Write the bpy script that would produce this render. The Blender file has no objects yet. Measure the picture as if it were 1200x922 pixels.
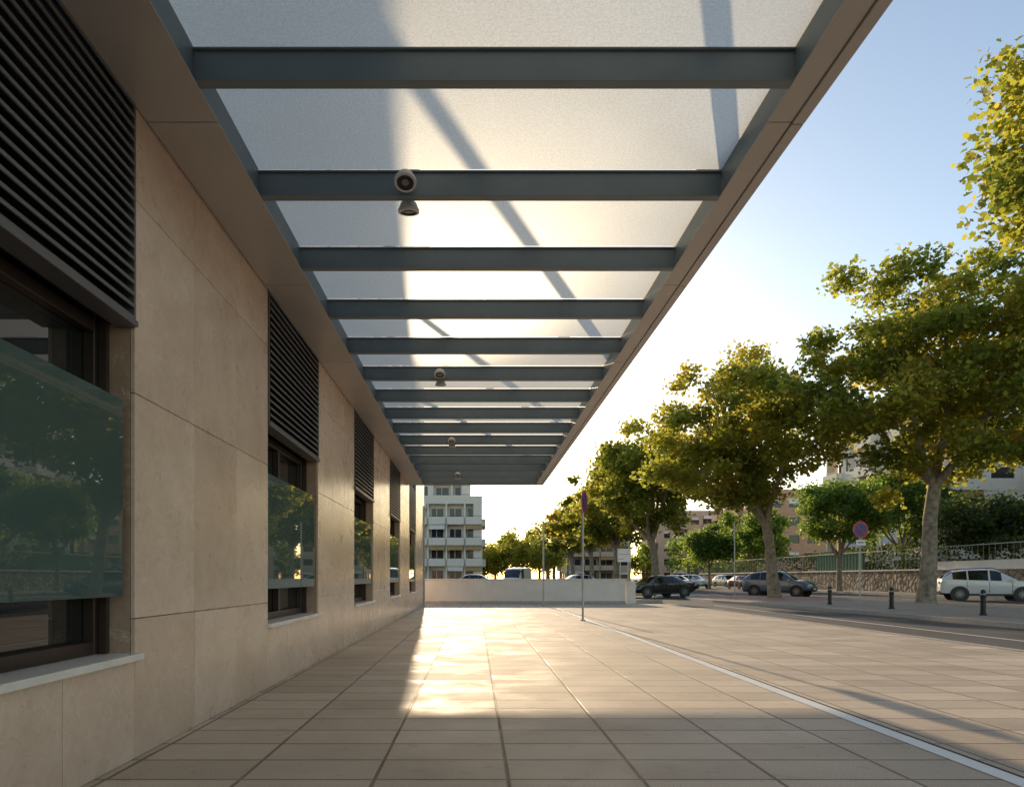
import bpy, math, random
import numpy as np
from mathutils import Vector, Matrix
R=math.radians
scene=bpy.context.scene
# ---------------------------------------------------------------- materials
def newmat(name):
    m=bpy.data.materials.new(name); m.use_nodes=True
    nt=m.node_tree; b=nt.nodes['Principled BSDF']; return m,nt,b
def N(nt,t,**kw):
    n=nt.nodes.new(t)
    for k,v in kw.items(): setattr(n,k,v)
    return n
def ramp(nt,fac,stops):
    r=N(nt,'ShaderNodeValToRGB'); e=r.color_ramp.elements
    while len(e)<len(stops): e.new(.5)
    for i,(p,c) in enumerate(stops):
        e[i].position=p; e[i].color=(*c,1)
    nt.links.new(fac,r.inputs[0]); return r.outputs[0]
def noise(nt,scale,detail=4,rough=.6,vec=None,dist=0):
    n=N(nt,'ShaderNodeTexNoise'); n.inputs['Scale'].default_value=scale
    n.inputs['Detail'].default_value=detail; n.inputs['Roughness'].default_value=rough
    n.inputs['Distortion'].default_value=dist
    if vec is None:
        g=N(nt,'ShaderNodeNewGeometry'); vec=g.outputs['Position']
    nt.links.new(vec,n.inputs['Vector']); return n.outputs['Fac']
def mix(nt,a,b,f,mode='MIX'):
    m=N(nt,'ShaderNodeMix',data_type='RGBA',blend_type=mode)
    for s,i in ((f,0),(a,6),(b,7)):
        if hasattr(s,'links'): nt.links.new(s,m.inputs[i])
        elif i==0: m.inputs[0].default_value=s
        else: m.inputs[i].default_value=(*s,1)
    return m.outputs[2]
def bump(nt,b,h,strength=.3,dist=.01):
    n=N(nt,'ShaderNodeBump'); n.inputs['Strength'].default_value=strength; n.inputs['Distance'].default_value=dist
    nt.links.new(h,n.inputs['Height']); nt.links.new(n.outputs[0],b.inputs['Normal'])
def simple(name,c,rough=.6,metal=0,var=.15,scale=3,spec=.5,bmp=0):
    m,nt,b=newmat(name)
    f=noise(nt,scale)
    col=ramp(nt,f,[(.3,tuple(x*(1-var) for x in c)),(.7,tuple(min(1,x*(1+var)) for x in c))])
    nt.links.new(col,b.inputs['Base Color'])
    b.inputs['Roughness'].default_value=rough; b.inputs['Metallic'].default_value=metal
    b.inputs['Specular IOR Level'].default_value=spec
    if bmp: bump(nt,b,noise(nt,scale*12),bmp,.01)
    return m
def stone_mat(name,base,warm):
    m,nt,b=newmat(name)
    g=N(nt,'ShaderNodeNewGeometry')
    f=noise(nt,1.3,8,.62,dist=.6)
    c=ramp(nt,f,[(.3,tuple(x*.86 for x in base)),(.5,base),(.72,warm)])
    v=noise(nt,2.4,9,.7,dist=1.8)
    vein=ramp(nt,v,[(.485,(0,0,0)),(.5,(1,1,1)),(.512,(0,0,0))])
    vm=N(nt,'ShaderNodeMath',operation='MULTIPLY'); nt.links.new(vein,vm.inputs[0]); vm.inputs[1].default_value=.28
    c=mix(nt,c,tuple(x*.5 for x in base),vm.outputs[0])
    v2=noise(nt,1.1,7,.65,dist=2.6)
    vein2=ramp(nt,v2,[(.493,(0,0,0)),(.5,(1,1,1)),(.507,(0,0,0))])
    vm2=N(nt,'ShaderNodeMath',operation='MULTIPLY'); nt.links.new(vein2,vm2.inputs[0]); vm2.inputs[1].default_value=.5
    c=mix(nt,c,(.9,.80,.68),vm2.outputs[0])
    fl=ramp(nt,noise(nt,9,8,.75,dist=1.0),[(.35,(.90,.89,.87)),(.6,(1.03,1.03,1.03))])
    c=mix(nt,c,fl,.9,'MULTIPLY')
    ri=N(nt,'ShaderNodeNewGeometry')
    rr=ramp(nt,ri.outputs['Random Per Island'],[(0,(.86,.83,.80)),(.5,(.95,.94,.92)),(1,(1.0,1.0,1.0))])
    c=mix(nt,c,rr,1.0,'MULTIPLY')
    # grime near ground
    sp=N(nt,'ShaderNodeSeparateXYZ'); nt.links.new(g.outputs['Position'],sp.inputs[0])
    mr=N(nt,'ShaderNodeMapRange'); mr.inputs[1].default_value=0; mr.inputs[2].default_value=.5; mr.inputs[3].default_value=.7; mr.inputs[4].default_value=0
    nt.links.new(sp.outputs[2],mr.inputs[0])
    gm=N(nt,'ShaderNodeMath',operation='MULTIPLY'); nt.links.new(mr.outputs[0],gm.inputs[0]); nt.links.new(noise(nt,3,6),gm.inputs[1])
    c=mix(nt,c,tuple(x*.5 for x in base),gm.outputs[0])
    nt.links.new(c,b.inputs['Base Color'])
    r=N(nt,'ShaderNodeMapRange'); r.inputs[3].default_value=.2; r.inputs[4].default_value=.38; nt.links.new(noise(nt,4,5),r.inputs[0])
    nt.links.new(r.outputs[0],b.inputs['Roughness'])
    bump(nt,b,noise(nt,60,5),.05,.004)
    return m
M={}
M['stone']=stone_mat('cream_marble',(.76,.585,.455),(.83,.685,.555))
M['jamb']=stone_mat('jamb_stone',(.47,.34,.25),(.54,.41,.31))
M['sill']=simple('sill_stone',(.78,.72,.65),.45,var=.08)
M['dark']=simple('dark_void',(.012,.012,.013),.8)
M['louvre']=simple('louvre_metal',(.15,.15,.155),.45,metal=.3,var=.1)
M['bronze']=simple('bronze_frame',(.06,.042,.034),.35,metal=.4)
M['beam']=simple('beam_paint',(.15,.19,.205),.5,var=.08)
M['strip']=simple('fascia_metal',(.44,.41,.385),.42,metal=.2,var=.06,scale=1.2)
M['steel']=simple('galv_steel',(.42,.42,.42),.42,metal=.5)
M['lamp']=simple('lamp_grey',(.55,.55,.54),.4,var=.05)
M['black']=simple('black_paint',(.012,.012,.014),.45)
M['white']=simple('white_paint',(.82,.80,.76),.5,var=.05)
M['red']=simple('sign_red',(.5,.02,.02),.4)
M['blue']=simple('sign_blue',(.03,.06,.22),.4)
M['bark']=simple('plane_bark',(.29,.235,.165),.9,var=.5,scale=5,bmp=.6)
M['rubber']=simple('tyre',(.015,.015,.015),.85)
M['alloy']=simple('alloy',(.22,.22,.23),.35,metal=.6)
M['carglass']=simple('car_glass',(.01,.012,.014),.05,spec=.8)
M['tail']=simple('tail_lamp',(.35,.01,.01),.2)
M['head']=simple('head_lamp',(.7,.7,.72),.1)
M['plate']=simple('plate_white',(.7,.7,.68),.5)
M['kerb']=simple('kerb_stone',(.42,.38,.34),.75,scale=8,bmp=.2)
M['render']=simple('white_render',(.78,.71,.63),.85,var=.08,scale=1.5,bmp=.1)
M['coping']=simple('coping_stone',(.76,.69,.60),.7,var=.06)
M['apt_white']=simple('apartment_render',(.85,.77,.65),.85,var=.05)
M['apt_beige']=simple('apartment_beige',(.62,.47,.33),.85,var=.08)
M['apt_orange']=simple('apartment_brick',(.56,.34,.21),.85,var=.1)
M['winglass']=simple('apartment_glass',(.03,.035,.04),.1)
M['awning']=simple('awning_green',(.05,.14,.08),.8)
M['cloth']=simple('awning_cloth',(.5,.34,.16),.8)
def carpaint(name,c,metal=.3):
    m,nt,b=newmat(name); b.inputs['Base Color'].default_value=(*c,1)
    b.inputs['Metallic'].default_value=metal; b.inputs['Roughness'].default_value=.3
    b.inputs['Coat Weight'].default_value=.8; b.inputs['Coat Roughness'].default_value=.05
    return m
# canopy glass
m,nt,b=newmat('frosted_canopy_glass')
f=noise(nt,55,4,.9); f2=noise(nt,1.2,3); 
c=ramp(nt,f,[(.38,(.76,.78,.74)),(.6,(1,.985,.93))])
c=mix(nt,c,ramp(nt,f2,[(.3,(.94,.94,.94)),(.7,(1,1,1))]),1,'MULTIPLY')
tr=N(nt,'ShaderNodeBsdfTranslucent'); nt.links.new(c,tr.inputs[0])
rf=N(nt,'ShaderNodeBsdfRefraction'); nt.links.new(c,rf.inputs[0]); rf.inputs['Roughness'].default_value=.9; rf.inputs['IOR'].default_value=1.25
m2=N(nt,'ShaderNodeMixShader'); m2.inputs[0].default_value=.12; nt.links.new(tr.outputs[0],m2.inputs[1]); nt.links.new(rf.outputs[0],m2.inputs[2])
b.inputs['Base Color'].default_value=(.8,.85,.85,1); b.inputs['Roughness'].default_value=.35
ms=N(nt,'ShaderNodeMixShader'); ms.inputs[0].default_value=.95
nt.links.new(b.outputs[0],ms.inputs[1]); nt.links.new(m2.outputs[0],ms.inputs[2])
nt.links.new(ms.outputs[0],nt.nodes['Material Output'].inputs[0]); M['cglass']=m
# frosted window panel
m,nt,b=newmat('frosted_window_panel')
nt.links.new(ramp(nt,noise(nt,150,2),[(.3,(.075,.115,.103)),(.7,(.09,.135,.122))]),b.inputs['Base Color'])
b.inputs['Roughness'].default_value=.015; b.inputs['IOR'].default_value=1.85; M['fpanel']=m
m,nt,b=newmat('window_glass'); b.inputs['Base Color'].default_value=(.012,.016,.016,1)
b.inputs['Roughness'].default_value=.02; b.inputs['IOR'].default_value=1.8; M['wglass']=m
# paving
def paving(name,ox,oy,bw,rh,c1,c2,mortar,jx=.011,jy=.010):
    m,nt,b=newmat(name)
    g=N(nt,'ShaderNodeNewGeometry'); mp=N(nt,'ShaderNodeMapping'); mp.inputs['Location'].default_value=(-ox,-oy,0)
    nt.links.new(g.outputs['Position'],mp.inputs[0])
    sp=N(nt,'ShaderNodeSeparateXYZ'); nt.links.new(mp.outputs[0],sp.inputs[0])
    outs=[];ids=[]
    for ax,per,j in ((0,bw,jx),(1,rh,jy)):
        d=N(nt,'ShaderNodeMath',operation='PINGPONG'); nt.links.new(sp.outputs[ax],d.inputs[0]); d.inputs[1].default_value=per/2
        lt=N(nt,'ShaderNodeMapRange'); lt.inputs[1].default_value=j*.6; lt.inputs[2].default_value=j*1.5; lt.inputs[3].default_value=1; lt.inputs[4].default_value=0
        nt.links.new(d.outputs[0],lt.inputs[0]); outs.append(lt.outputs[0])
        dv=N(nt,'ShaderNodeMath',operation='DIVIDE'); nt.links.new(sp.outputs[ax],dv.inputs[0]); dv.inputs[1].default_value=per
        fl=N(nt,'ShaderNodeMath',operation='FLOOR'); nt.links.new(dv.outputs[0],fl.inputs[0]); ids.append(fl.outputs[0])
    jm=N(nt,'ShaderNodeMath',operation='MAXIMUM'); nt.links.new(outs[0],jm.inputs[0]); nt.links.new(outs[1],jm.inputs[1])
    cb=N(nt,'ShaderNodeCombineXYZ'); nt.links.new(ids[0],cb.inputs[0]); nt.links.new(ids[1],cb.inputs[1])
    wn=N(nt,'ShaderNodeTexWhiteNoise',noise_dimensions='3D'); nt.links.new(cb.outputs[0],wn.inputs['Vector'])
    c=ramp(nt,wn.outputs['Value'],[(0,c1),(1,c2)])
    sp2=ramp(nt,noise(nt,120,3,.85),[(.36,(.5,.5,.51)),(.5,(1,1,1)),(.66,(1.22,1.2,1.18))])
    c=mix(nt,c,sp2,.95,'MULTIPLY')
    big=ramp(nt,noise(nt,.7,6,.65),[(.3,(.80,.78,.76)),(.65,(1.05,1.04,1.03))])
    c=mix(nt,c,big,1,'MULTIPLY')
    st=ramp(nt,noise(nt,5,6,.7),[(.58,(1,1,1)),(.72,(.70,.67,.62))])
    c=mix(nt,c,st,.85,'MULTIPLY')
    jn=N(nt,'ShaderNodeMapRange'); jn.inputs[1].default_value=.3; jn.inputs[2].default_value=.7; jn.inputs[3].default_value=.6; jn.inputs[4].default_value=1
    nt.links.new(noise(nt,2.3,4),jn.inputs[0]); jf=N(nt,'ShaderNodeMath',operation='MULTIPLY'); nt.links.new(jm.outputs[0],jf.inputs[0]); nt.links.new(jn.outputs[0],jf.inputs[1])
    c=mix(nt,c,mortar,jf.outputs[0])
    nt.links.new(c,b.inputs['Base Color'])
    r=N(nt,'ShaderNodeMapRange'); r.inputs[1].default_value=.3; r.inputs[2].default_value=.7; r.inputs[3].default_value=.52; r.inputs[4].default_value=.78
    ra=N(nt,'ShaderNodeMath',operation='MULTIPLY_ADD'); nt.links.new(wn.outputs['Value'],ra.inputs[0]); ra.inputs[1].default_value=.25; nt.links.new(noise(nt,1.6,6),ra.inputs[2])
    nt.links.new(ra.outputs[0],r.inputs[0])
    nt.links.new(r.outputs[0],b.inputs['Roughness']); b.inputs['Specular IOR Level'].default_value=.5
    b.inputs['Specular Tint'].default_value=(1,.88,.72,1)
    h=N(nt,'ShaderNodeMath',operation='MULTIPLY_ADD'); nt.links.new(noise(nt,90,4),h.inputs[0]); h.inputs[1].default_value=.3
    inv=N(nt,'ShaderNodeMath',operation='SUBTRACT'); inv.inputs[0].default_value=1; nt.links.new(jm.outputs[0],inv.inputs[1])
    nt.links.new(inv.outputs[0],h.inputs[2]); bump(nt,b,h.outputs[0],.6,.008)
    return m
M['paving']=paving('granite_paving',.19,4.51,.8,.44,(.50,.405,.315),(.66,.545,.43),(.13,.09,.06))
M['paving2']=paving('sidewalk_tiles',0,0,.4,.4,(.36,.29,.24),(.42,.35,.29),(.14,.11,.09),.005,.005)
def asphalt(name,c):
    m,nt,b=newmat(name)
    col=ramp(nt,noise(nt,60,4,.8),[(.3,tuple(x*.6 for x in c)),(.7,tuple(x*1.5 for x in c))])
    col=mix(nt,col,ramp(nt,noise(nt,.35,5),[(.3,(.75,.75,.75)),(.7,(1.2,1.2,1.2))]),1,'MULTIPLY')
    nt.links.new(col,b.inputs['Base Color']); b.inputs['Roughness'].default_value=.85; b.inputs['Specular IOR Level'].default_value=.25
    bump(nt,b,noise(nt,80,3),.5,.01); return m
M['asphalt']=asphalt('asphalt',(.085,.08,.078)); M['ground']=asphalt('ground_earth',(.13,.115,.095))
M['redtile']=paving('red_tiles',0,0,.2,.2,(.42,.19,.13),(.46,.24,.17),(.14,.11,.10),.003,.003)
m,nt,b=newmat('rubble_stone'); g=N(nt,'ShaderNodeNewGeometry')
vo=N(nt,'ShaderNodeTexVoronoi'); vo.inputs['Scale'].default_value=2.2; nt.links.new(g.outputs['Position'],vo.inputs[0])
vd=N(nt,'ShaderNodeTexVoronoi',feature='DISTANCE_TO_EDGE'); vd.inputs['Scale'].default_value=2.2; nt.links.new(g.outputs['Position'],vd.inputs[0])
sx=N(nt,'ShaderNodeSeparateColor'); nt.links.new(vo.outputs['Color'],sx.inputs[0])
c=ramp(nt,sx.outputs[0],[(0,(.16,.12,.09)),(1,(.34,.28,.22))])
c=mix(nt,(.06,.05,.04),c,ramp(nt,vd.outputs[0],[(.02,(0,0,0)),(.07,(1,1,1))]))
nt.links.new(c,b.inputs['Base Color']); b.inputs['Roughness'].default_value=.9; bump(nt,b,vd.outputs[0],.8,.1); M['rubble']=m
def leafmat(name,stops,tstops):
    m,nt,b=newmat(name)
    a=N(nt,'ShaderNodeAttribute'); a.attribute_name='shade'
    c=ramp(nt,a.outputs['Fac'],stops); t=ramp(nt,a.outputs['Fac'],tstops)
    nt.links.new(c,b.inputs['Base Color']); b.inputs['Roughness'].default_value=.5; b.inputs['Specular IOR Level'].default_value=.4
    tr=N(nt,'ShaderNodeBsdfTranslucent'); nt.links.new(t,tr.inputs[0])
    ms=N(nt,'ShaderNodeMixShader'); ms.inputs[0].default_value=.6
    nt.links.new(b.outputs[0],ms.inputs[1]); nt.links.new(tr.outputs[0],ms.inputs[2])
    nt.links.new(ms.outputs[0],nt.nodes['Material Output'].inputs[0]); return m
M['leaf']=leafmat('plane_leaves',[(0,(.05,.08,.02)),(.5,(.10,.135,.028)),(.85,(.17,.175,.038)),(1,(.24,.17,.045))],
                  [(0,(.28,.34,.045)),(.5,(.56,.56,.07)),(.85,(.84,.70,.09)),(1,(.9,.60,.09))])
M['leaf2']=leafmat('green_leaves',[(0,(.04,.085,.02)),(.6,(.08,.13,.03)),(1,(.12,.17,.05))],
                  [(0,(.22,.34,.05)),(.6,(.36,.48,.07)),(1,(.48,.56,.1))])
M['leafd']=leafmat('hedge_leaves',[(0,(.03,.05,.018)),(1,(.07,.095,.03))],[(0,(.10,.14,.03)),(1,(.25,.3,.06))])
# ---------------------------------------------------------------- mesh helpers
def empty(name,loc=(0,0,0),rz=0):
    o=bpy.data.objects.new(name,None); o.location=loc; o.rotation_euler=(0,0,rz); scene.collection.objects.link(o); return o
class MB:
    def __init__(s): s.v=[];s.f=[];s.m=[];s.mats=[]
    def mi(s,mat):
        if mat not in s.mats: s.mats.append(mat)
        return s.mats.index(mat)
    def add(s,v,f,mat):
        o=len(s.v); s.v+= [tuple(p) for p in v]; k=s.mi(mat)
        for q in f: s.f.append(tuple(i+o for i in q)); s.m.append(k)
    def box(s,x0,x1,y0,y1,z0,z1,mat,mx=None):
        v=[(x,y,z) for z in (z0,z1) for y in (y0,y1) for x in (x0,x1)]
        if mx: v=[mx@Vector(p) for p in v]
        s.add(v,[(0,2,3,1),(4,5,7,6),(0,1,5,4),(2,6,7,3),(0,4,6,2),(1,3,7,5)],mat)
    def cbox(s,x0,x1,y0,y1,z0,z1,mat,c=.004):
        # chamfered box
        import itertools
        v=[];idx={}
        X=(x0,x1);Y=(y0,y1);Z=(z0,z1)
        for i,j,k in itertools.product((0,1),repeat=3):
            dx=c if i==0 else -c; dy=c if j==0 else -c; dz=c if k==0 else -c
            for a,(p) in enumerate(((X[i],Y[j]+dy,Z[k]+dz),(X[i]+dx,Y[j],Z[k]+dz),(X[i]+dx,Y[j]+dy,Z[k]))):
                idx[(i,j,k,a)]=len(v); v.append(p)
        f=[]
        q=[(0,0),(1,0),(1,1),(0,1)]
        for i in (0,1):
            L=[idx[(i,a,b_,0)] for a,b_ in q]; f.append(L if i else L[::-1])
            L=[idx[(a,i,b_,1)] for a,b_ in q]; f.append(L[::-1] if i else L)
            L=[idx[(a,b_,i,2)] for a,b_ in q]; f.append(L if i else L[::-1])
        for a in (0,1):
            for b_ in (0,1):
                f.append([idx[(0,a,b_,1)],idx[(1,a,b_,1)],idx[(1,a,b_,2)],idx[(0,a,b_,2)]])
                f.append([idx[(a,0,b_,0)],idx[(a,1,b_,0)],idx[(a,1,b_,2)],idx[(a,0,b_,2)]])
                f.append([idx[(a,b_,0,0)],idx[(a,b_,1,0)],idx[(a,b_,1,1)],idx[(a,b_,0,1)]])
        for i,j,k in itertools.product((0,1),repeat=3): f.append([idx[(i,j,k,a)] for a in range(3)])
        s.add(v,f,mat)
    def tube(s,pts,rad,mat,n=10,cap=True):
        pts=[Vector(p) for p in pts]; rings=[]
        v=[];f=[]
        for i,p in enumerate(pts):
            d=(pts[min(i+1,len(pts)-1)]-pts[max(i-1,0)]).normalized()
            u=d.cross(Vector((0,0,1)) if abs(d.z)<.95 else Vector((1,0,0))).normalized() if i==0 else (u-d*u.dot(d)).normalized()
            w=d.cross(u)
            r=rad[i] if hasattr(rad,'__len__') else rad
            for k in range(n):
                a=2*math.pi*k/n; v.append(p+u*math.cos(a)*r+w*math.sin(a)*r)
        for i in range(len(pts)-1):
            for k in range(n):
                f.append((i*n+k,i*n+(k+1)%n,(i+1)*n+(k+1)%n,(i+1)*n+k))
        if cap: f.append(tuple(range(n))[::-1]); f.append(tuple((len(pts)-1)*n+k for k in range(n)))
        s.add(v,f,mat)
    def poly(s,pts,mat): s.add(pts,[tuple(range(len(pts)))],mat)
    def obj(s,name,parent=None,smooth=None,fix=True):
        me=bpy.data.meshes.new(name); me.from_pydata(s.v,[],s.f)
        for m_ in s.mats: me.materials.append(M[m_] if isinstance(m_,str) else m_)
        me.polygons.foreach_set('material_index',s.m)
        if fix:
            import bmesh
            bm=bmesh.new(); bm.from_mesh(me); bmesh.ops.recalc_face_normals(bm,faces=bm.faces); bm.to_mesh(me); bm.free()
        if smooth:
            me.polygons.foreach_set('use_smooth',[True]*len(me.polygons)); me.set_sharp_from_angle(angle=R(smooth))
        me.update()
        o=bpy.data.objects.new(name,me); scene.collection.objects.link(o)
        if parent: o.parent=parent
        return o
def sheet(name,x0,x1,y0,y1,z,mat):
    b=MB(); b.poly([(x0,y0,z),(x1,y0,z),(x1,y1,z),(x0,y1,z)],mat); return b.obj(name,fix=False)
def psheet(name,pts,z,mat):
    b=MB(); b.poly([(x,y,z) for x,y in pts],mat); return b.obj(name,fix=False)
# ---------------------------------------------------------------- ground
sheet('ground',-1500,1500,-1500,1500,-.012,'ground')
sheet('road',-200,32,-60,400,-.006,'asphalt')
sheet('plaza_pavement',-2.29,8.9,-30,32,0,'paving')
b=MB(); b.box(8.905,9.06,-30,34,-.05,.012,'kerb'); b.obj('plaza_kerb')
b=MB(); b.poly([(3.13,-30,.004),(3.27,-30,.004),(3.27,27,.004),(3.13,27,.004)],'white')
b.poly([(3.13,27.004,.004),(1.2,31.4,.004),(1.06,31.4,.004),(3.0,27.004,.004)],'white'); b.obj('painted_line',fix=False)
b=MB(); b.poly([(3.28,-30,.0045),(3.30,-30,.0045),(3.30,27,.0045),(3.28,27,.0045)],'dark'); b.obj('pavement_gutter_joint',fix=False)
# island sidewalk with kerb
isl=[(13.4,-40),(19.6,-40),(19.6,30),(19.2,37),(18.2,41),(16.2,43),(14,42.5),(12.4,40.5),(11.6,37),(11.6,33.5),(12.2,29),(12.9,22)]
def slab(name,pts,z0,z1,top,side,kw=.15):
    b=MB(); n=len(pts); c=Vector((sum(p[0] for p in pts)/n,sum(p[1] for p in pts)/n))
    inn=[]
    for i in range(n):
        p=Vector(pts[i]);a=Vector(pts[i-1]);q=Vector(pts[(i+1)%n])
        d=((q-p).normalized()+(p-a).normalized()).normalized(); nn=Vector((-d.y,d.x)); inn.append(p+nn*kw)
    v=[(x,y,z0) for x,y in pts]+[(x,y,z1) for x,y in pts]+[(p.x,p.y,z1) for p in inn]
    f=[]
    for i in range(n):
        j=(i+1)%n; f.append((i,j,n+j,n+i)); f.append((n+i,n+j,2*n+j,2*n+i))
    b.add(v,f,side); b.poly([(p.x,p.y,z1-.003) for p in inn],top)
    return b.obj(name,fix=False)
slab('island_sidewalk',isl,-.02,.12,'paving2','kerb')
psheet('red_paving',[(12.2,33.5),(18.7,33.5),(18.6,37),(17.8,40.4),(16,42.3),(14.2,41.9),(12.9,40),(12.2,37)],.124,'redtile')
slab('sidewalk',[(29,-40),(32.6,-40),(32.6,180),(29,180)],-.02,.12,'paving2','kerb')
slab('sidewalk',[(-9,60),(9,60),(9,75),(-9,75)],-.02,.12,'paving2','kerb')
b=MB()
for k in range(22): b.poly([(24.2,-20+k*7,-.002),(24.34,-20+k*7,-.002),(24.34,-17+k*7,-.002),(24.2,-17+k*7,-.002)],'white')
for x in (20.4,28.4,10.4): b.poly([(x,-30,-.002),(x+.1,-30,-.002),(x+.1,60 if x>20 else 30,-.002),(x,60 if x>20 else 30,-.002)],'white')
for k in range(6): b.poly([(11.5+k*1.1,47,-.002),(12.0+k*1.1,47,-.002),(12.0+k*1.1,50.5,-.002),(11.5+k*1.1,50.5,-.002)],'white')
b.obj('road_markings',fix=False)
# ---------------------------------------------------------------- office building
XW=-2.27; CZ=4.33
off=empty('office_building')
wins=[(2.17+5.27*k,4.54+5.27*k) for k in range(-3,5)]
Y0,Y1=-14.0,29.8
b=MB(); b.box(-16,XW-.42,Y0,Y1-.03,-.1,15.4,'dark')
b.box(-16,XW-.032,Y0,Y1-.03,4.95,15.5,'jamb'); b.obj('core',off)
pan=MB(); pier=MB(); fr=MB(); lv=MB(); gl=MB(); sl=MB(); fp=MB()
rows=[(0,.93),(.93,2.43),(2.43,3.72),(3.72,5.0)]
edges=[Y0]+[e for w in wins for e in w]+[Y1]
g=.003
for i in range(0,len(edges),2):
    a,c=edges[i],edges[i+1]
    if c-a<.2: continue
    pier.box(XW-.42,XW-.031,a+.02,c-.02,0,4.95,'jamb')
    n=max(1,round((c-a)/.967)); w=(c-a)/n
    for (z0,z1) in rows:
        z0_=max(z0,.0)
        for k in range(n): pan.cbox(XW-.03,XW,a+k*w+g,a+(k+1)*w-g,z0_+g,z1-g,'stone',.0025)
    # jamb linings
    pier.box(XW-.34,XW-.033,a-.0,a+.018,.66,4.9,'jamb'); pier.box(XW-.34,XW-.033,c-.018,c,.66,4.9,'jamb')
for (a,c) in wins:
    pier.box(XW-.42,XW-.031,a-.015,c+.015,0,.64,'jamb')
    n=3; w=(c-a)/n
    for k in range(n): pan.cbox(XW-.03,XW,a+k*w+g,a+(k+1)*w-g,0+g,.648-g,'stone',.0025)
    sl.cbox(XW-.33,XW+.045,a+.0,c+.045,.652,.70,'sill',.006)
    # window glass + frames
    gx=XW-.29
    gl.box(gx-.02,gx,a+.05,c-.05,.74,2.9,'wglass')
    for (y0,y1,z0,z1) in ((a+.02,a+.10,.703,2.95),(c-.10,c-.02,.703,2.95),(a+.101,c-.101,.703,.79),(a+.101,c-.101,2.80,2.88),((a+c)/2-.04,(a+c)/2+.04,.791,2.799),(a+.101,c-.101,2.36,2.42)):
        if z0==2.36:
            for (p,q) in ((y0,(a+c)/2-.041),((a+c)/2+.041,y1)): fr.cbox(gx+.002,gx+.06,p,q,z0,z1,'bronze')
        else: fr.cbox(gx+.001,gx+.075,y0,y1,z0,z1,'bronze')
    fr.box(gx+.08,gx+.13,c-.06,c-.019,.703,2.9,'bronze')
    # frosted outer panel with brackets
    fp.cbox(XW-.045,XW-.028,a+.10,c-.10,1.08,2.36,'fpanel',.003)
    for y in (a+.35,c-.35):
        for z in (1.2,2.24): fp.tube([(gx+.07,y,z),(XW-.046,y,z)],.012,'steel',8)
    # louvre
    z=2.90
    lv.box(XW-.16,XW-.12,a+.01,c-.01,2.88,4.9,'dark')
    lv.cbox(XW-.12,XW+.03,a+.008,c-.008,2.86,2.90,'louvre')
    lv.box(XW-.12,XW+.012,a+.008,a+.03,2.902,4.9,'louvre'); lv.box(XW-.12,XW+.012,c-.03,c-.008,2.902,4.9,'louvre')
    k=0
    while z+.09<4.5:
        v0=Matrix.Translation((XW-.025,0,z+.05))@Matrix.Rotation(R(42),4,'Y')
        lv.box(-.052,.052,a+.032,c-.032,-.006,.006,'louvre',v0)
        lv.box(XW+.010,XW+.020,a+.032,c-.032,z+.0,z+.022,'louvre')
        z+=.078
pan.obj('stone_cladding',off); pier.obj('piers',off); fr.obj('window_frames',off); lv.obj('louvres',off)
gl.obj('window_glass',off); sl.obj('window_sills',off); fp.obj('frosted_panels',off)
# upper storeys
b=MB()
for fl in range(3):
    zz=5.0+fl*3.4
    for k in range(16):
        y=Y0+ k*(Y1-Y0)/16; w=(Y1-Y0)/16
        b.cbox(XW-.03,XW,y+g,y+w*.5-g,zz+g,zz+3.4-g,'stone',.003)
        b.cbox(XW-.03,XW,y+w*.5+g,y+w-g,zz+g,zz+1.0-g,'stone',.003)
        b.cbox(XW-.03,XW,y+w*.5+g,y+w-g,zz+2.9,zz+3.4-g,'stone',.003)
        b.box(XW-.031,XW-.02,y+w*.5+.05,y+w-.05,zz+1.0,zz+2.9,'wglass')
b.cbox(-16,XW+.25,Y0-.2,Y1+.02,15.5,15.9,'sill',.02)
b.obj('upper_storeys',off)
b=MB(); b.cbox(-15.9,XW,Y1-.029,Y1+.001,0,4.9,'stone',.003)
b.cbox(XW+.001,XW+.05,Y1-.35,Y1-.27,0,CZ-.02,'steel',.01); b.obj('end_wall',off)
# ---------------------------------------------------------------- canopy
can=empty('glass_canopy'); GZ=CZ+.235
XL,XR,XO=-1.79,2.02,2.25; CE=22.95; CS=-6.5
b=MB()
ys=[4.32+1.3*k for k in range(-8,15)]
for y in ys:
    b.cbox(XL+.002,XR-.002,y,y+.012,CZ+.012,CZ+.2,'beam',.002)       # web near
    b.cbox(XL+.002,XR-.002,y-.022,y+.055,CZ,CZ+.0118,'beam',.002)   # bottom flange
    b.cbox(XL+.002,XR-.002,y-.022,y+.055,CZ+.201,CZ+.213,'beam',.002)
b.obj('cross_beams',can)
b=MB()
yb=[CS]+ys+[CE-.05]
for i in range(len(yb)-1):
    b.poly([(XL-.03,yb[i]+.02,GZ),(XR+.03,yb[i]+.02,GZ),(XR+.03,yb[i+1]+.008,GZ),(XL-.03,yb[i+1]+.008,GZ)],'cglass')
b.obj('glass_panels',can,fix=False)
b=MB()
b.box(XL-.04,XL,CS,CE-.06,CZ+.006,GZ-.006,'beam'); b.box(XR,XR+.04,CS,CE-.06,CZ+.006,GZ-.006,'beam')
b.box(XW,XL-.042,CS,CE-.06,CZ+.02,GZ+.05,'strip'); b.box(XR+.042,XO-.084,CS,CE-.06,CZ+.02,GZ+.09,'strip')
y=CE-.062
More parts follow.
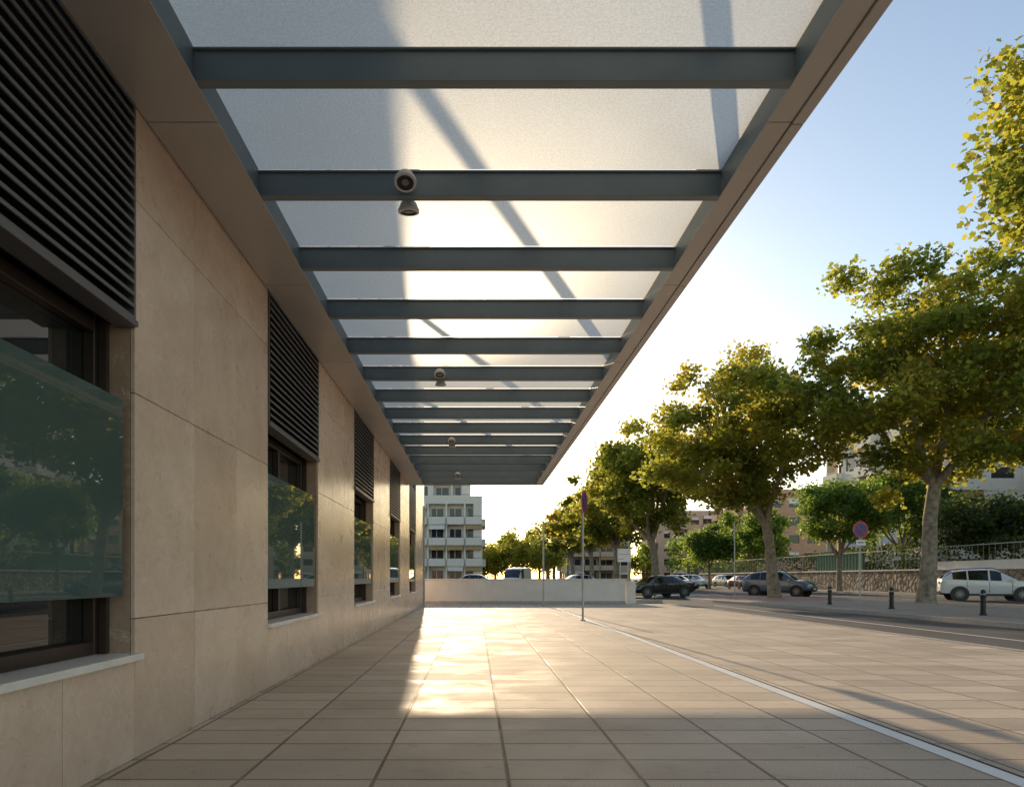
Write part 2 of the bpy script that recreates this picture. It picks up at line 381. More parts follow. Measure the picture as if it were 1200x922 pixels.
while y>CS:
    y0=max(CS,y-2.6)
    b.cbox(XW+.012,XL+.02,y0+.004,y-.004,CZ-.004,CZ+.004,'strip',.0015)
    b.cbox(XR-.02,XO-.085,y0+.004,y-.004,CZ-.004,CZ+.004,'strip',.0015)
    b.cbox(XO-.082,XO,y0+.004,y-.004,CZ-.02,GZ+.11,'strip',.004)
    y=y0
b.cbox(XW+.01,XO,CE-.06,CE,CZ-.02,GZ+.11,'strip',.004)
b.obj('edge_fascia',can)
b=MB()
for y in (.9,5.8,10.7,15.6,20.5):  # unseen rods, added to cast the shadow streaks across the canopy glass
    b.tube([(XR+.05,y,GZ+.05),(XW,y,GZ+2.3)],.042,'steel',12)
    b.cbox(XW+.001,XW+.02,y-.12,y+.12,GZ+2.1,GZ+2.5,'steel')
    b.cbox(XR+.0,XR+.1,y-.03,y+.03,GZ+.092,GZ+.16,'steel')
b.obj('added_tie_rods',can,smooth=40)
# spotlights
for k in (1,5,9,13):
    y=4.32+1.3*k; e=empty('canopy_spotlight',(-.57,y,CZ))
    for s,zz,tilt in ((-1,.085,22),(1,.0,10)):
        b=MB(); yy=s*.13+.015
        b.tube([(0,.02*s,.09),(0,yy*.55,.06),(0,yy,zz+.03)],.014,'lamp',8)
        mx=Matrix.Translation((0,yy,zz))@Matrix.Rotation(R(tilt*s),4,'X')
        prof=[(-.045,.068),(-.045,.088),(-.02,.09),(-.015,.08),(.0,.078),(.03,.066),(.05,.04),(.055,.001)]
        n=24; v=[];f=[]
        for (z,r) in prof:
            for q in range(n): v.append(mx@Vector((r*math.cos(q*2*math.pi/n),r*math.sin(q*2*math.pi/n),z)))
        for i in range(len(prof)-1):
            for q in range(n): f.append((i*n+q,i*n+(q+1)%n,(i+1)*n+(q+1)%n,(i+1)*n+q))
        b.add(v,f,'lamp')
        v=[mx@Vector((.07*math.cos(q*2*math.pi/n),.07*math.sin(q*2*math.pi/n),-.038)) for q in range(n)]; b.add(v,[tuple(range(n))],'carglass')
        v=[mx@Vector((.03*math.cos(q*2*math.pi/n),.03*math.sin(q*2*math.pi/n),-.041)) for q in range(n)]; b.add(v,[tuple(range(n))],'alloy')
        b.obj('lamp_head',e,smooth=40,fix=False)
    b=MB(); b.cbox(-.04,.04,-.03,-.022,.05,.13,'steel'); b.obj('bracket',e)
# ---------------------------------------------------------------- low wall
lw=empty('low_wall',(0,0,0)); b=MB()
b.box(-2.4,7.0,32.0,32.25,-.05,1.10,'render'); b.obj('wall_body',lw)
b=MB(); x=-2.45
while x<7.0: b.cbox(x+.003,min(x+1.2,7.05)-.003,31.97,32.28,1.10,1.165,'coping',.006); x+=1.2
b.cbox(-2.4,7.0,31.97,31.998,0,.12,'kerb'); b.obj('coping',lw)
b=MB(); b.box(7.06,7.45,31.9,32.35,-.05,.98,'render'); b.cbox(7.04,7.47,31.88,32.37,.98,1.04,'coping'); b.obj('end_pier',lw)
b=MB(); b.cbox(7.5,8.9,32.6,32.75,-.05,.16,'kerb'); b.cbox(7.5,8.8,33.3,33.36,.35,.41,'black')
for x in (7.6,8.2,8.7): b.cbox(x-.02,x+.02,33.31,33.35,-.02,.349,'black')
b.obj('low_barrier_rail')
# ---------------------------------------------------------------- poles and signs
def disc(b,c,r,y,mat,n=32,ax='y',r0=0):
    v=[];
    for q in range(n):
        a=2*math.pi*q/n
        v.append((c[0]+r*math.cos(a),y,c[1]+r*math.sin(a)) )
    if r0==0: b.add(v,[tuple(range(n))],mat)
    else:
        v+=[(c[0]+r0*math.cos(2*math.pi*q/n),y,c[1]+r0*math.sin(2*math.pi*q/n)) for q in range(n)]
        b.add(v,[(q,(q+1)%n,n+(q+1)%n,n+q) for q in range(n)],mat)
def round_sign(loc,h,r,rz,post=.03,small=True):
    e=empty('traffic_sign',(loc[0],loc[1],loc[2] if len(loc)>2 else 0),rz)
    b=MB(); b.tube([(0,0,0),(0,0,h)],post,'steel',12); b.tube([(0,0,0),(0,0,.03)],post*2.2,'steel',12); b.obj('post',e,smooth=40)
    b=MB(); zc=h-r
    n=32; v=[(r*math.cos(2*math.pi*q/n),yy,zc+r*math.sin(2*math.pi*q/n)) for yy in (-.05,-.035) for q in range(n)]
    b.add(v,[tuple(range(n)),tuple(range(n,2*n))]+[(q,(q+1)%n,n+(q+1)%n,n+q) for q in range(n)],'steel')
    disc(b,(0,zc),r*.99,-.053,'red',r0=r*.76); disc(b,(0,zc),r*.76,-.053,'blue')
    d=Matrix.Translation((0,-.056,zc))@Matrix.Rotation(R(45),4,'Y')
    b.box(-r*.78,r*.78,-.001,.001,-r*.09,r*.09,'red',d)
    b.cbox(-.03,.03,-.034,.034,zc-.05,zc+.05,'steel')
    b.obj('sign_disc',e,fix=False)
    if small:
        b=MB(); b.cbox(-.2,.2,-.05,-.036,zc-r-.28,zc-r-.06,'white',.003); b.box(-.13,.13,-.053,-.051,zc-r-.19,zc-r-.15,'black'); b.obj('sub_plate',e)
round_sign((15.4,27.4,.12),3.35,.34,R(10))
round_sign((3.0,19.2),3.65,.32,R(66),small=False)
e=empty('metal_pole',(2.87,29.1,0)); b=MB(); b.tube([(0,0,0),(0,0,3.56)],.035,'steel',12); b.tube([(0,0,3.56),(0,0,3.6)],.045,'steel',12); b.tube([(0,0,0),(0,0,.04)],.09,'steel',12); b.obj('post',e,smooth=40)
e=empty('metal_pole',(14.2,37.5,.12)); b=MB(); b.tube([(0,0,0),(0,0,4.2)],.03,'steel',12); b.tube([(0,0,0),(0,0,.04)],.08,'steel',12); b.obj('post',e,smooth=40)
e=empty('sign_board',(8.35,38.5,0)); b=MB()
for x in (-.22,.22): b.tube([(x,0,0),(x,0,2.85)],.03,'steel',10)
b.cbox(-.38,.38,-.06,-.035,2.1,2.85,'white',.005); b.cbox(-.34,.34,-.066,-.062,2.52,2.56,'steel'); b.cbox(-.34,-.05,-.066,-.062,2.25,2.29,'steel'); b.obj('board',e)
def bollard(x,y):
    e=empty('bollard',(x,y,.12)); b=MB()
    pr=[(0,.10),(.04,.10),(.06,.075),(.5,.068),(.52,.085),(.56,.085),(.58,.066),(.64,.066),(.68,.075),(.72,.06),(.745,.03),(.75,.002)]
    b.tube([(0,0,z) for z,r in pr],[r for z,r in pr],'black',18); b.obj('post',e,smooth=35)
    b=MB(); b.tube([(0,0,.60),(0,0,.63)],[.069,.069],'steel',18); b.obj('band',e,smooth=35)
for x,y in ((14.5,28.0),(14.6,24.0),(14.7,19.8),(14.8,15.6)): bollard(x,y)
# ---------------------------------------------------------------- cars
def car(name,loc,rz,paint,L=4.4,H=1.62,kind='suv'):
    e=empty(name,(loc[0],loc[1],0),rz); s=L/4.4; hh=H/1.62
    if kind=='suv':
        st=[(-2.2,.48,.80,.84,.74,.66),(-2.16,.36,.94,1.0,.84,.70),(-2.10,.30,1.06,1.14,.88,.70),(-1.90,.28,1.10,1.32,.90,.66),(-1.62,.28,1.09,1.51,.90,.62),(-1.0,.27,1.06,1.59,.905,.61),(-.93,.27,1.057,1.595,.905,.61),
            (-.08,.27,1.03,1.62,.905,.62),(0,.27,1.03,1.62,.905,.62),(.30,.27,1.02,1.58,.905,.61),(.48,.27,1.01,1.51,.905,.60),(1.20,.27,.99,1.05,.90,.70),(1.32,.27,.98,1.03,.90,.72),(1.75,.28,.93,.98,.885,.68),(2.03,.30,.82,.88,.85,.64),(2.16,.34,.68,.72,.78,.58),(2.2,.42,.56,.58,.70,.52)]
        sg=[4,6,8,9,10]; ws=(10,); rw=(2,3)
    elif kind=='sedan':
        st=[(-2.2,.48,.82,.86,.72,.64),(-2.12,.36,.94,1.0,.82,.68),(-1.7,.28,.98,1.06,.87,.66),(-1.55,.28,.98,1.08,.88,.66),(-1.0,.27,.97,1.36,.885,.60),(-.75,.27,.965,1.41,.885,.60),(-.68,.27,.965,1.415,.885,.60),
            (-.0,.27,.95,1.43,.885,.61),(.08,.27,.95,1.425,.885,.61),(.35,.27,.945,1.38,.885,.6),(.5,.27,.94,1.33,.885,.59),(1.12,.27,.92,.98,.88,.66),(1.25,.27,.91,.95,.88,.68),(1.75,.28,.85,.89,.865,.64),(2.03,.30,.74,.79,.83,.60),(2.16,.34,.62,.66,.76,.56),(2.2,.42,.54,.56,.68,.5)]
        sg=[4,6,8,9,10]; ws=(10,); rw=(3,)
        hh=H/1.43
    else: # van
        st=[(-2.2,.48,.9,.95,.80,.78),(-2.17,.32,1.1,1.3,.86,.80),(-2.14,.30,1.15,2.0,.90,.80),(-2.05,.28,1.15,2.1,.90,.80),(-1.6,.28,1.15,2.14,.905,.80),(-1.0,.27,1.15,2.15,.905,.80),(-.93,.27,1.15,2.15,.905,.80),
            (-.08,.27,1.13,2.15,.905,.80),(.3,.27,1.12,2.13,.905,.79),(.8,.27,1.10,2.05,.905,.77),(1.0,.27,1.10,1.95,.905,.75),(1.55,.27,1.08,1.2,.90,.72),(1.65,.27,1.05,1.12,.90,.74),(1.95,.28,.95,1.0,.885,.70),(2.1,.30,.80,.86,.85,.66),(2.17,.34,.66,.70,.80,.6),(2.2,.42,.56,.58,.74,.55)]
        sg=[8,9,10]; ws=(10,); rw=(1,); hh=H/2.15
    b=MB(); v=[];P=9
    for (x,zb,zl,zt,w,wt) in st:
        zl2=zb+(zl-zb)*.5
        sec=[(0,zb),(w*.82,zb),(w*.97,zb+.10),(w*1.01,zl2),(w*.985,zl-.03),(w*.95,zl),(wt+.02,zt-.07 if zt-zl>.2 else zl+(zt-zl)*.6),(wt*.86,zt-.01),(0,zt+.015)]
        for (y,z) in sec: v.append((x*s,y,z*hh))
        for (y,z) in sec: v.append((x*s,-y,z*hh))
    F={}
    for i in range(len(st)-1):
        for k in range(P-1):
            mt='p'
            if k==5 and i in sg: mt='g'
            if i in ws and k in (5,6,7): mt='g' if k>5 else 'p'
            if i in rw and k in (6,7): mt='g'
            if k<=0 : mt='d'
            if k==1: mt='d'
            a=i*2*P+k
            F.setdefault(mt,[]).append((a,a+2*P,a+2*P+1,a+1)); a+=P
            F.setdefault(mt,[]).append((a,a+1,a+2*P+1,a+2*P))
    for i in (0,len(st)-1):
        for k in range(P-1):
            a=i*2*P+k; F['p'].append((a,a+1,a+1+P,a+P))
    # one shared vertex set
    allf=[];mi=[]
    mm={'p':paint,'g':'carglass','d':'black'}
    for key in ('p','g','d'):
        kk=b.mi(mm[key])
        for q in F.get(key,[]): allf.append(q); mi.append(kk)
    b.v=v; b.f=allf; b.m=mi
    b.obj('body',e,smooth=32)
    rw_=.345*max(1,min(hh,1.05)); wx=(-1.32*s,1.36*s)
    for x in wx:
        for sd in (-1,1):
            b=MB(); y0=.915*sd
            n=24
            b.add([(x+.42*math.cos(2*math.pi*q/n),.919*sd,rw_+.42*math.sin(2*math.pi*q/n)) for q in range(n) if True],[tuple(range(n))],'black')
            pr=[(.70,.25),(.70,rw_-.03),(.72,rw_),(.90,rw_),(.935,rw_-.03),(.94,.235),(.925,.225)]
            b.tube([(x,y*sd,rw_) for y,r in pr],[r for y,r in pr],'rubber',n,cap=False)
            b.tube([(x,.90*sd,rw_),(x,.926*sd,rw_)],[.225,.225],'black',n)
            for k in range(10):
                mx=Matrix.Translation((x,.93*sd,rw_))@Matrix.Rotation(k*2*math.pi/10,4,'Y')
                b.box(.02,.225,-.008,.008,-.022,.022,'alloy',mx)
            b.tube([(x,.925*sd,rw_),(x,.945*sd,rw_)],[.06,.055],'alloy',12)
            b.tube([(x,.925*sd,rw_),(x,.941*sd,rw_)],[.235,.225],'alloy',n,cap=False)
            b.obj('wheel',e,smooth=35)
    b=MB(); fz=.68*hh
    for sd in (-1,1):
        mx=Matrix.Translation((2.075*s,.63*sd,.66*hh))@Matrix.Rotation(R(-18*sd*-1),4,'Z')@Matrix.Rotation(R(-35),4,'Y')
        b.box(-.1,.1,-.17,.17,-.04,.07,'head',mx)
        b.box(-2.19*s,-2.05*s,.60*sd-.17,.60*sd+.17,.80*hh,.98*hh,'tail')
        b.box(.86*s,1.02*s,(.93 if sd>0 else -1.10),(1.10 if sd>0 else -.93),1.0*hh,1.12*hh,paint)
    b.box(2.12*s,2.215*s,-.5,.5,.40*hh,.55*hh,'black'); b.box(2.0*s,2.225*s,-.26,.26,.44*hh,.53*hh,'plate')
    b.box(-2.215*s,-2.1*s,-.26,.26,.62*hh,.72*hh,'plate')
    b.box(-1.0*s,.95*s,-.912,.912,.28*hh,.36*hh,'black')
    if kind=='suv':
        for sd in (-1,1): b.tube([(-1.5*s,.6*sd,1.56*hh),(-1.2*s,.6*sd,1.62*hh),(.1*s,.6*sd,1.66*hh),(.3*s,.6*sd,1.60*hh)],.018,'black',6)
    # door lines
    for sd in (-1,1):
        for x in (-1.0,-.04,.92): b.box(x*s-.006,x*s+.006,.895*sd-.022,.895*sd+.022,.42*hh,.96*hh,'black')
        for x in (-.75,.2): b.box(x*s-.09,x*s+.09,.90*sd-.03,.90*sd+.03,.86*hh,.885*hh,paint)
    b.obj('trim',e)
white=carpaint('paint_white',(.76,.76,.74),0); blue=carpaint('paint_bluegrey',(.13,.17,.22),.5); blk=carpaint('paint_black',(.012,.012,.014),.2)
silver=carpaint('paint_silver',(.5,.51,.52),.6); red=carpaint('paint_red',(.3,.03,.02),.1)
car('parked_car',(26.9,36.0),R(-25),white,4.4,1.68)
car('parked_car',(19.8,44.6),R(-42),blue,4.3,1.66)
car('parked_car',(11.3,42.5),R(200),blk,4.4,1.35,'sedan')
car('parked_car',(20.6,70),R(-50),silver,4.2,1.5,'sedan')
car('parked_car',(24.8,78),R(-60),white,4.2,1.6)
car('parked_car',(30.9,84),R(-80),silver,4.3,1.6)
car('parked_car',(28.1,72),R(-88),red,4.2,1.45,'sedan')
car('parked_van',(3.9,66),R(250),white,4.9,2.2,'van')
car('parked_car',(8.6,58),R(200),silver,4.3,1.5,'sedan')
car('parked_car',(-.5,57),R(180),blue,4.3,1.5,'sedan')
# ---------------------------------------------------------------- trees
def leafmesh(name,C,size,shade,mat,parent,seed,lobed=False,up=.35):
    rng=np.random.default_rng(seed); n=len(C)
    nrm=rng.normal(size=(n,3)); nrm[:,2]=np.abs(nrm[:,2])+up; nrm/=np.linalg.norm(nrm,axis=1)[:,None]
    t=rng.normal(size=(n,3)); u=np.cross(nrm,t); u/=np.linalg.norm(u,axis=1)[:,None]; w=np.cross(nrm,u)
    sz=(size*rng.uniform(.6,1.25,n))[:,None]
    if lobed: shp=[(0,-.5),(.28,-.22),(.55,-.12),(.3,.1),(.38,.42),(.0,.6),(-.38,.42),(-.3,.1),(-.55,-.12),(-.28,-.22)]
    else: shp=[(0,-.5),(.45,-.15),(.3,.4),(-.25,.5),(-.45,-.1)]
    k=len(shp); V=np.empty((n,k,3))
    for i,(a,b_) in enumerate(shp): V[:,i]=C+u*a*sz+w*b_*sz+nrm*(abs(a)*.25*sz)
    me=bpy.data.meshes.new(name); me.vertices.add(n*k); me.vertices.foreach_set('co',V.ravel())
    me.loops.add(n*k); me.loops.foreach_set('vertex_index',np.arange(n*k,dtype=np.int32))
    me.polygons.add(n); me.polygons.foreach_set('loop_start',np.arange(0,n*k,k,dtype=np.int32))
    me.update(calc_edges=True)
    at=me.attributes.new('shade','FLOAT','POINT'); at.data.foreach_set('value',np.repeat(shade,k).astype(np.float32))
    me.materials.append(M[mat]); o=bpy.data.objects.new(name,me); scene.collection.objects.link(o); o.parent=parent; return o
def tree(name,base,cc,rad,th,tr,nclump,nleaf,leaf,seed,mat='leaf',lobed=False,z0=0,yellow=.25,csize=(.75,1.35)):
    rnd=random.Random(seed); rng=np.random.default_rng(seed)
    e=empty(name,(base[0],base[1],z0)); cc=Vector((cc[0]-base[0],cc[1]-base[1],cc[2]-z0)); rad=Vector(rad)
    b=MB(); top=Vector((rnd.uniform(-.3,.3)+cc.x*.25,rnd.uniform(-.3,.3),th))
    b.tube([(0,0,-.1),(0,0,.15),(top.x*.3,top.y*.2,th*.35),(top.x*.55,top.y*.8,th*.7),tuple(top)],[tr*1.3,tr*1.08,tr*.88,tr*.78,tr*.74],'bark',12)
    ph=[rnd.uniform(0,6.28) for _ in range(6)]
    cl=[]; tries=0
    while len(cl)<nclump and tries<nclump*60:
        tries+=1
        d=Vector((rnd.gauss(0,1),rnd.gauss(0,1),rnd.gauss(0,1))).normalized()
        az=math.atan2(d.y,d.x); lump=1+.08*math.sin(3*az+ph[0])+.06*math.sin(5*az+ph[1])+.05*math.sin(4*d.z+ph[2])+.05*math.sin(7*d.z+2*az+ph[3])
        r=rnd.random()**.42*lump*.9
        p=Vector((d.x*rad.x*r,d.y*rad.y*r,d.z*rad.z*r*(1 if d.z>0 else .85)))+cc
        if p.z<th*.75: continue
        if all((p-q).length>rad.x*.18 for q in cl): cl.append(p)
    nl=6; limbs=[]
    for i in range(nl):
        a=i*2*math.pi/nl+rnd.uniform(-.4,.4); rr=rnd.uniform(.35,.55)
        end=Vector((cc.x+math.cos(a)*rad.x*rr,cc.y+math.sin(a)*rad.y*rr,cc.z+rad.z*rnd.uniform(-.25,.4)))
        if i==0: end=cc+Vector((0,0,rad.z*.55))
        pts=[]; n=7
        for k in range(n):
            t=k/(n-1); p=top.lerp(end,t); bow=math.sin(t*math.pi)
            p+=Vector((math.cos(a),math.sin(a),-.3))*bow*.06*rad.x+Vector((rnd.uniform(-1,1),rnd.uniform(-1,1),rnd.uniform(-1,1)))*.12*(0<k<n-1)
            pts.append(p)
        r0=tr*rnd.uniform(.42,.58)
        rs=[r0*(1-.7*k/(n-1)) for k in range(n)]
        pts[0]=top-Vector((0,0,.15)); b.tube(pts,rs,'bark',8); limbs.append((pts,rs))
    for p in cl:
        best=None
        for pts,rs in limbs:
            for k in range(2,len(pts)):
                dd=(pts[k]-p).length+ (0 if pts[k].z<p.z+.3 else 2)
                if best is None or dd<best[0]: best=(dd,pts[k],rs[k])
        s=best[1]; mid=s.lerp(p,.5)+Vector((rnd.uniform(-.3,.3),rnd.uniform(-.3,.3),rnd.uniform(-.35,.1)))
        r=best[2]*.45; b.tube([s,mid,p],[r,r*.6,r*.2],'bark',5,cap=False)
    b.obj('trunk_and_limbs',e,smooth=60,fix=False)
    per=nleaf//max(1,len(cl)); C=[];S=[]
    for p in cl:
        rc=rnd.uniform(*csize); n=int(per*(rc/((csize[0]+csize[1])/2))**2)
        d=rng.normal(size=(n,3)); d/=np.linalg.norm(d,axis=1)[:,None]
        rr=rng.uniform(0,1,n)**.5; rr=rr*(1+.25*np.sin(5*d[:,0]+3*d[:,2]+p.x)*np.sin(4*d[:,1]+p.y)); P_=d*rr[:,None]*np.array([rc,rc,rc*.62])+rng.normal(size=(n,3))*.15*rc
        P_+=np.array(p); C.append(P_)
        base_s=rnd.gauss(.36,.14)+(.25 if rnd.random()<yellow else 0)
        S.append(np.clip(base_s+rng.normal(size=n)*.13+.10*(rr>.8),0,1))
    C=np.concatenate(C);S=np.concatenate(S)
    leafmesh('crown',C,leaf,S,mat,e,seed,lobed)
    return e
tree('plane_tree',(16.6,38),(14.9,38,9.0),(5.9,5.5,5.2),4.2,.34,90,27000,.23,11,z0=.12,yellow=.35)
tree('plane_tree',(19.9,30.2),(21.2,31,10.2),(6.9,5.5,6.3),5.3,.36,122,41000,.21,23,z0=.12,lobed=True,yellow=.3)
tree('plane_tree',(17.0,16.2),(16.9,16.0,12.1),(5.0,4.2,3.7),6.5,.36,84,25000,.19,5,z0=.12,lobed=True,yellow=.5)
tree('plane_tree',(14.6,55),(13.6,55,8.8),(5.4,5,5.2),4.2,.36,74,18000,.27,31,yellow=.4)
tree('plane_tree',(14.6,71),(13.8,71,8.7),(4.8,5,4.9),4.2,.34,60,13000,.33,37,yellow=.45)
tree('plane_tree',(15,88),(14.4,88,8.6),(5,5,4.9),4.2,.34,55,11000,.38,41,yellow=.35)
tree('plane_tree',(15.5,108),(15,108,8.6),(5,5,5),4.2,.34,50,9000,.45,43,yellow=.35)
tree('broadleaf_tree',(29.8,56),(30.2,56,6.6),(4.1,3.6,3.5),2.8,.22,60,16000,.22,51,mat='leaf2',z0=.12)
tree('broadleaf_tree',(24.6,72),(24.6,72,4.6),(3.0,2.8,2.3),2.2,.16,36,8000,.24,53,mat='leaf2')
tree('broadleaf_tree',(36,88),(36,88,6.8),(5,4,4),3,.22,50,9000,.33,57,mat='leaf2')
tree('broadleaf_tree',(35.8,47.5),(35.8,47.5,4.9),(3.2,3,2.6),2.4,.18,46,10000,.2,59,mat='leafd',z0=.5)
tree('broadleaf_tree',(37.5,60),(37.5,60,7.4),(4.5,4,3.8),3,.22,50,11000,.27,61,mat='leaf2',z0=.5)
tree('broadleaf_tree',(39.5,39),(39.5,39,6.8),(4.5,4,3.6),3,.22,50,12000,.22,63,mat='leaf2',z0=.5)
def leafblock(name,boxes,size,dens,mat,seed):
    rng=np.random.default_rng(seed); e=empty(name); C=[]
    for (x0,x1,y0,y1,z0,z1) in boxes:
        n=int(dens*((x1-x0)*(z1-z0)+(y1-y0)*(z1-z0)+(x1-x0)*(y1-y0)))
        P_=rng.uniform(0,1,(n,3)); k=rng.integers(0,3,n); sd=rng.choice([.0,1.0],n)
        P_[np.arange(n),k]=np.abs(sd-rng.uniform(0,1,n)**2*.35)
        P_=P_*np.array([x1-x0,y1-y0,z1-z0])+np.array([x0,y0,z0])
        P_+=np.sin(P_[:,[1,2,0]]*1.7)*.25+rng.normal(size=(n,3))*.1; C.append(P_)
    C=np.concatenate(C); S=np.clip(.4+.3*np.sin(C[:,0]*.9+C[:,1]*.6)+rng.normal(size=len(C))*.15,0,1)
    leafmesh('foliage',C,size,S,mat,e,seed)
leafblock('hedge',[(33.4,35.2,34,62,1.2,3.7),(33.4,34.8,62,100,1.2,3.4)],.2,40,'leafd',3)
# distant row of trees
def farmass(name,pts,seed,mat='leaf',leaf=.6,n=1200):
    rng=np.random.default_rng(seed); e=empty(name); C=[];S=[]
    tb=MB()
    for (x,y,h,r) in pts:
        tb.tube([(x,y,0),(x,y,h*.5)],[.35,.2],'bark',6)
        for k in range(16):
            d=rng.normal(size=3); d/=np.linalg.norm(d); c=np.array([x,y,h*.6])+d*np.array([r*.7,r*.7,h*.28])
            q=rng.normal(size=(n//16,3)); q/=np.linalg.norm(q,axis=1)[:,None]; q*=rng.uniform(.3,1,(n//16,1))*r*.42
            C.append(c+q); S.append(np.clip(rng.normal(.45,.15)+rng.normal(size=n//16)*.12,0,1))
    tb.obj('trunks',e); leafmesh('foliage',np.concatenate(C),leaf,np.concatenate(S),mat,e,seed)
rr=random.Random(4)
farmass('distant_trees',[(x,132+rr.uniform(-6,10),rr.uniform(8.5,11.5)*(.8+.035*x),4) for x in np.arange(1.5,16,2.2)]+[(13.5+rr.uniform(-1,1),y,12,5) for y in (124,)],9,n=2600,leaf=.42)
farmass('distant_trees',[(x,160+rr.uniform(-6,10),rr.uniform(7,10),4.5) for x in np.arange(18,70,4)]+[(38+rr.uniform(-1,4),y,9,4.5) for y in (100,112,126)],10,'leaf2',n=2200,leaf=.45)
# ---------------------------------------------------------------- retaining wall
rw=empty('stone_retaining_wall'); b=MB(); b.box(32.62,33.1,20,100,-.1,1.75,'rubble'); b.obj('wall_body',rw)
b=MB(); b.cbox(32.55,33.15,20,100,1.75,1.85,'coping',.01)
b.box(32.75,32.95,20,50,1.851,2.35,'render'); b.obj('coping',rw)
fe=empty('metal_fence'); b=MB()
for k in range(160): b.tube([(32.85,20.2+k*.5,2.36 if k<59 else 1.86),(32.85,20.2+k*.5,3.4)],.013,'steel',4)
b.box(32.83,32.87,20,100,3.36,3.41,'steel'); b.obj('railings',fe)
b=MB(); b.box(32.9,33.05,58,66,1.86,3.5,'awning'); b.obj('green_screen',fe)
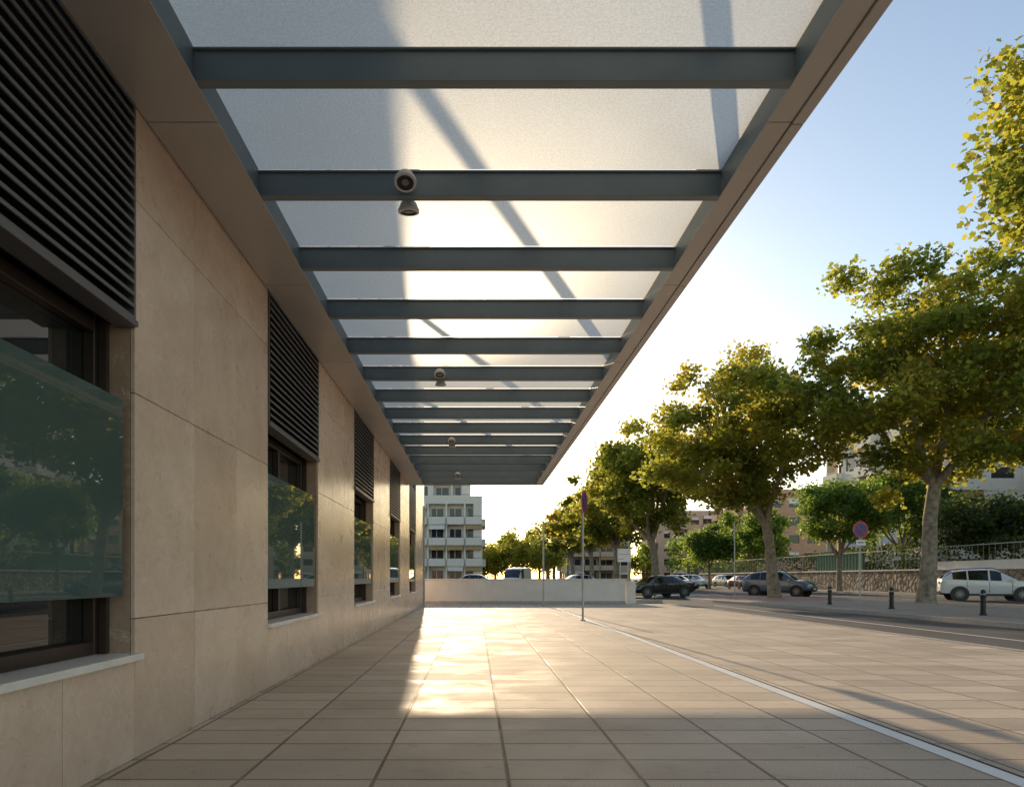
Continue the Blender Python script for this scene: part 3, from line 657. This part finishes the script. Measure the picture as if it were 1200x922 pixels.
# ---------------------------------------------------------------- apartment buildings
def apt(name,x0,x1,y0,y1,floors,fh,mat,bay=3.2,seed=1,faces=('f','l'),awn=True,z0=0,loggia=.5,par=None):
    rnd=random.Random(seed); e=par or empty(name); wall=MB(); win=MB(); bal=MB(); d=1.3; H=floors*fh
    wall.box(x0+d,x1-d,y0+d,y1-d,z0,z0+H,mat)
    for f in range(floors+1): wall.box(x0,x1,y0,y1,z0+f*fh-.13,z0+f*fh+.12,mat)
    def face(o,ux,uy,nx,ny,Ln):
        n=max(1,round(Ln/bay)); w=Ln/n
        kinds=[rnd.random()<loggia for _ in range(n)]
        def bx(mb,a0,a1,dep0,dep1,za,zb,m_):
            xs=[o[0]+ux*a0-nx*dep0,o[0]+ux*a1-nx*dep1]; ys=[o[1]+uy*a0-ny*dep0,o[1]+uy*a1-ny*dep1]
            mb.box(min(xs),max(xs),min(ys),max(ys),za,zb,m_)
        for f in range(floors):
            za=z0+f*fh+.122; zb=z0+(f+1)*fh-.132
            for k in range(n):
                a=k*w; 
                bx(wall,a+.004,a+.25,.02,d-.004,za,zb,mat)
                if kinds[k]:
                    bx(win,a+.6,a+w-.4,d-.05,d-.002,za,za+2.2,'winglass')
                    bx(win,a+.5,a+.59,d-.08,d-.002,za,za+2.25,'white'); bx(win,a+w/2-.04,a+w/2+.04,d-.09,d-.052,za,za+2.2,'white')
                    bx(bal,a+.26,a+w-.01,-.55,-.4,za-.25,za+.85,mat); bx(bal,a+.26,a+.38,-.398,.015,za-.25,za+.85,mat); bx(bal,a+w-.13,a+w-.01,-.398,.015,za-.25,za+.85,mat)
                    bx(bal,a+.38,a+w-.13,-.398,-.003,za-.2,za-.1,mat)
                    bx(bal,a+.26,a+w-.01,-.5,-.45,za+.95,za+1.0,'black')
                    if awn and rnd.random()<.4:
                        bx(bal,a+.3,a+w-.1,-.3,-.25,zb-.7,zb-.0,rnd.choice(['cloth','cloth','white']))
                else:
                    bx(wall,a+.254,a+w-.004,.05,.25,za,za+.85,mat); bx(wall,a+.254,a+w-.004,.05,.25,zb-.4,zb,mat)
                    bx(wall,a+.254,a+.8,.05,.25,za+.852,zb-.402,mat); bx(wall,a+w-.6,a+w-.004,.05,.25,za+.852,zb-.402,mat)
                    bx(win,a+.8,a+w-.6,.17,.2,za+.852,zb-.402,'winglass'); bx(win,a+.8,a+w-.6,.14,.168,zb-.402-rnd.choice([.1,.5,.9]),zb-.402,'white')
            bx(wall,Ln-.2,Ln-.004,.02,d-.004,za,zb,mat)
    if 'f' in faces: face((x0,y0),1,0,0,-1,x1-x0)
    if 'l' in faces: face((x0,y1),0,-1,-1,0,y1-y0)
    if 'r' in faces: face((x1,y0),0,1,1,0,y1-y0)
    # roof parapet
    top=z0+H+.12
    for (a,b_,c,d_) in ((x0,x1,y0,y0+.2),(x0,x1,y1-.2,y1),(x0,x0+.2,y0+.2,y1-.2),(x1-.2,x1,y0+.2,y1-.2)): wall.box(a,b_,c,d_,top,top+.9,mat)
    if not par: wall.box(x0+2,x0+5,y0+3,y0+6,top,top+2.4,mat)
    wall.obj('walls',e); win.obj('windows',e); bal.obj('balconies',e); return e
fb=apt('apartment_building',-18,.9,100,114,4,3.05,'apt_white',2.7,7,('f','r'),loggia=.6)
apt('upper',-18,-.9,101.5,114,1,3.0,'apt_white',3.1,8,('f','r'),z0=12.45,par=fb)
apt('apartment_building',41,62,60,80,6,3.0,'apt_white',3.4,3)
apt('apartment_building',47,66,118,135,5,3.1,'apt_orange',3.4,5)
apt('apartment_building',20,34,150,165,4,3.0,'apt_beige',3.4,9)
apt('apartment_building',40,56,150,165,5,3.0,'apt_beige',3.4,15)
apt('apartment_building',43,60,28,50,5,3.0,'apt_white',3.4,13)
# ---------------------------------------------------------------- light, sky, camera
sv=Vector((-.07,1,.256)).normalized(); el=math.asin(sv.z); az=math.atan2(sv.x,sv.y)
w=bpy.data.worlds.new('World'); scene.world=w; w.use_nodes=True; nt=w.node_tree
sk=nt.nodes.new('ShaderNodeTexSky'); sk.sky_type='NISHITA'; sk.sun_disc=False; sk.sun_elevation=el; sk.sun_rotation=az
sk.air_density=1.0; sk.dust_density=.65; sk.ozone_density=.2; sk.altitude=0
bg=nt.nodes['Background']; nt.links.new(sk.outputs[0],bg.inputs[0]); bg.inputs[1].default_value=.215
L=bpy.data.lights.new('sun','SUN'); L.energy=5; L.angle=R(.5); L.color=(1,.78,.52)
lo=bpy.data.objects.new('sun',L); lo.rotation_euler=sv.to_track_quat('Z','Y').to_euler(); scene.collection.objects.link(lo)
cam=bpy.data.cameras.new('camera'); co=bpy.data.objects.new('camera',cam); scene.collection.objects.link(co)
co.location=(0,0,1.2); co.rotation_euler=(R(90),0,0); cam.lens=24; cam.sensor_width=36
cam.shift_x=.035; cam.shift_y=.18; cam.clip_end=4000; cam.clip_start=.05; scene.camera=co
scene.view_settings.view_transform='Standard'; scene.view_settings.look='None'; scene.view_settings.exposure=0
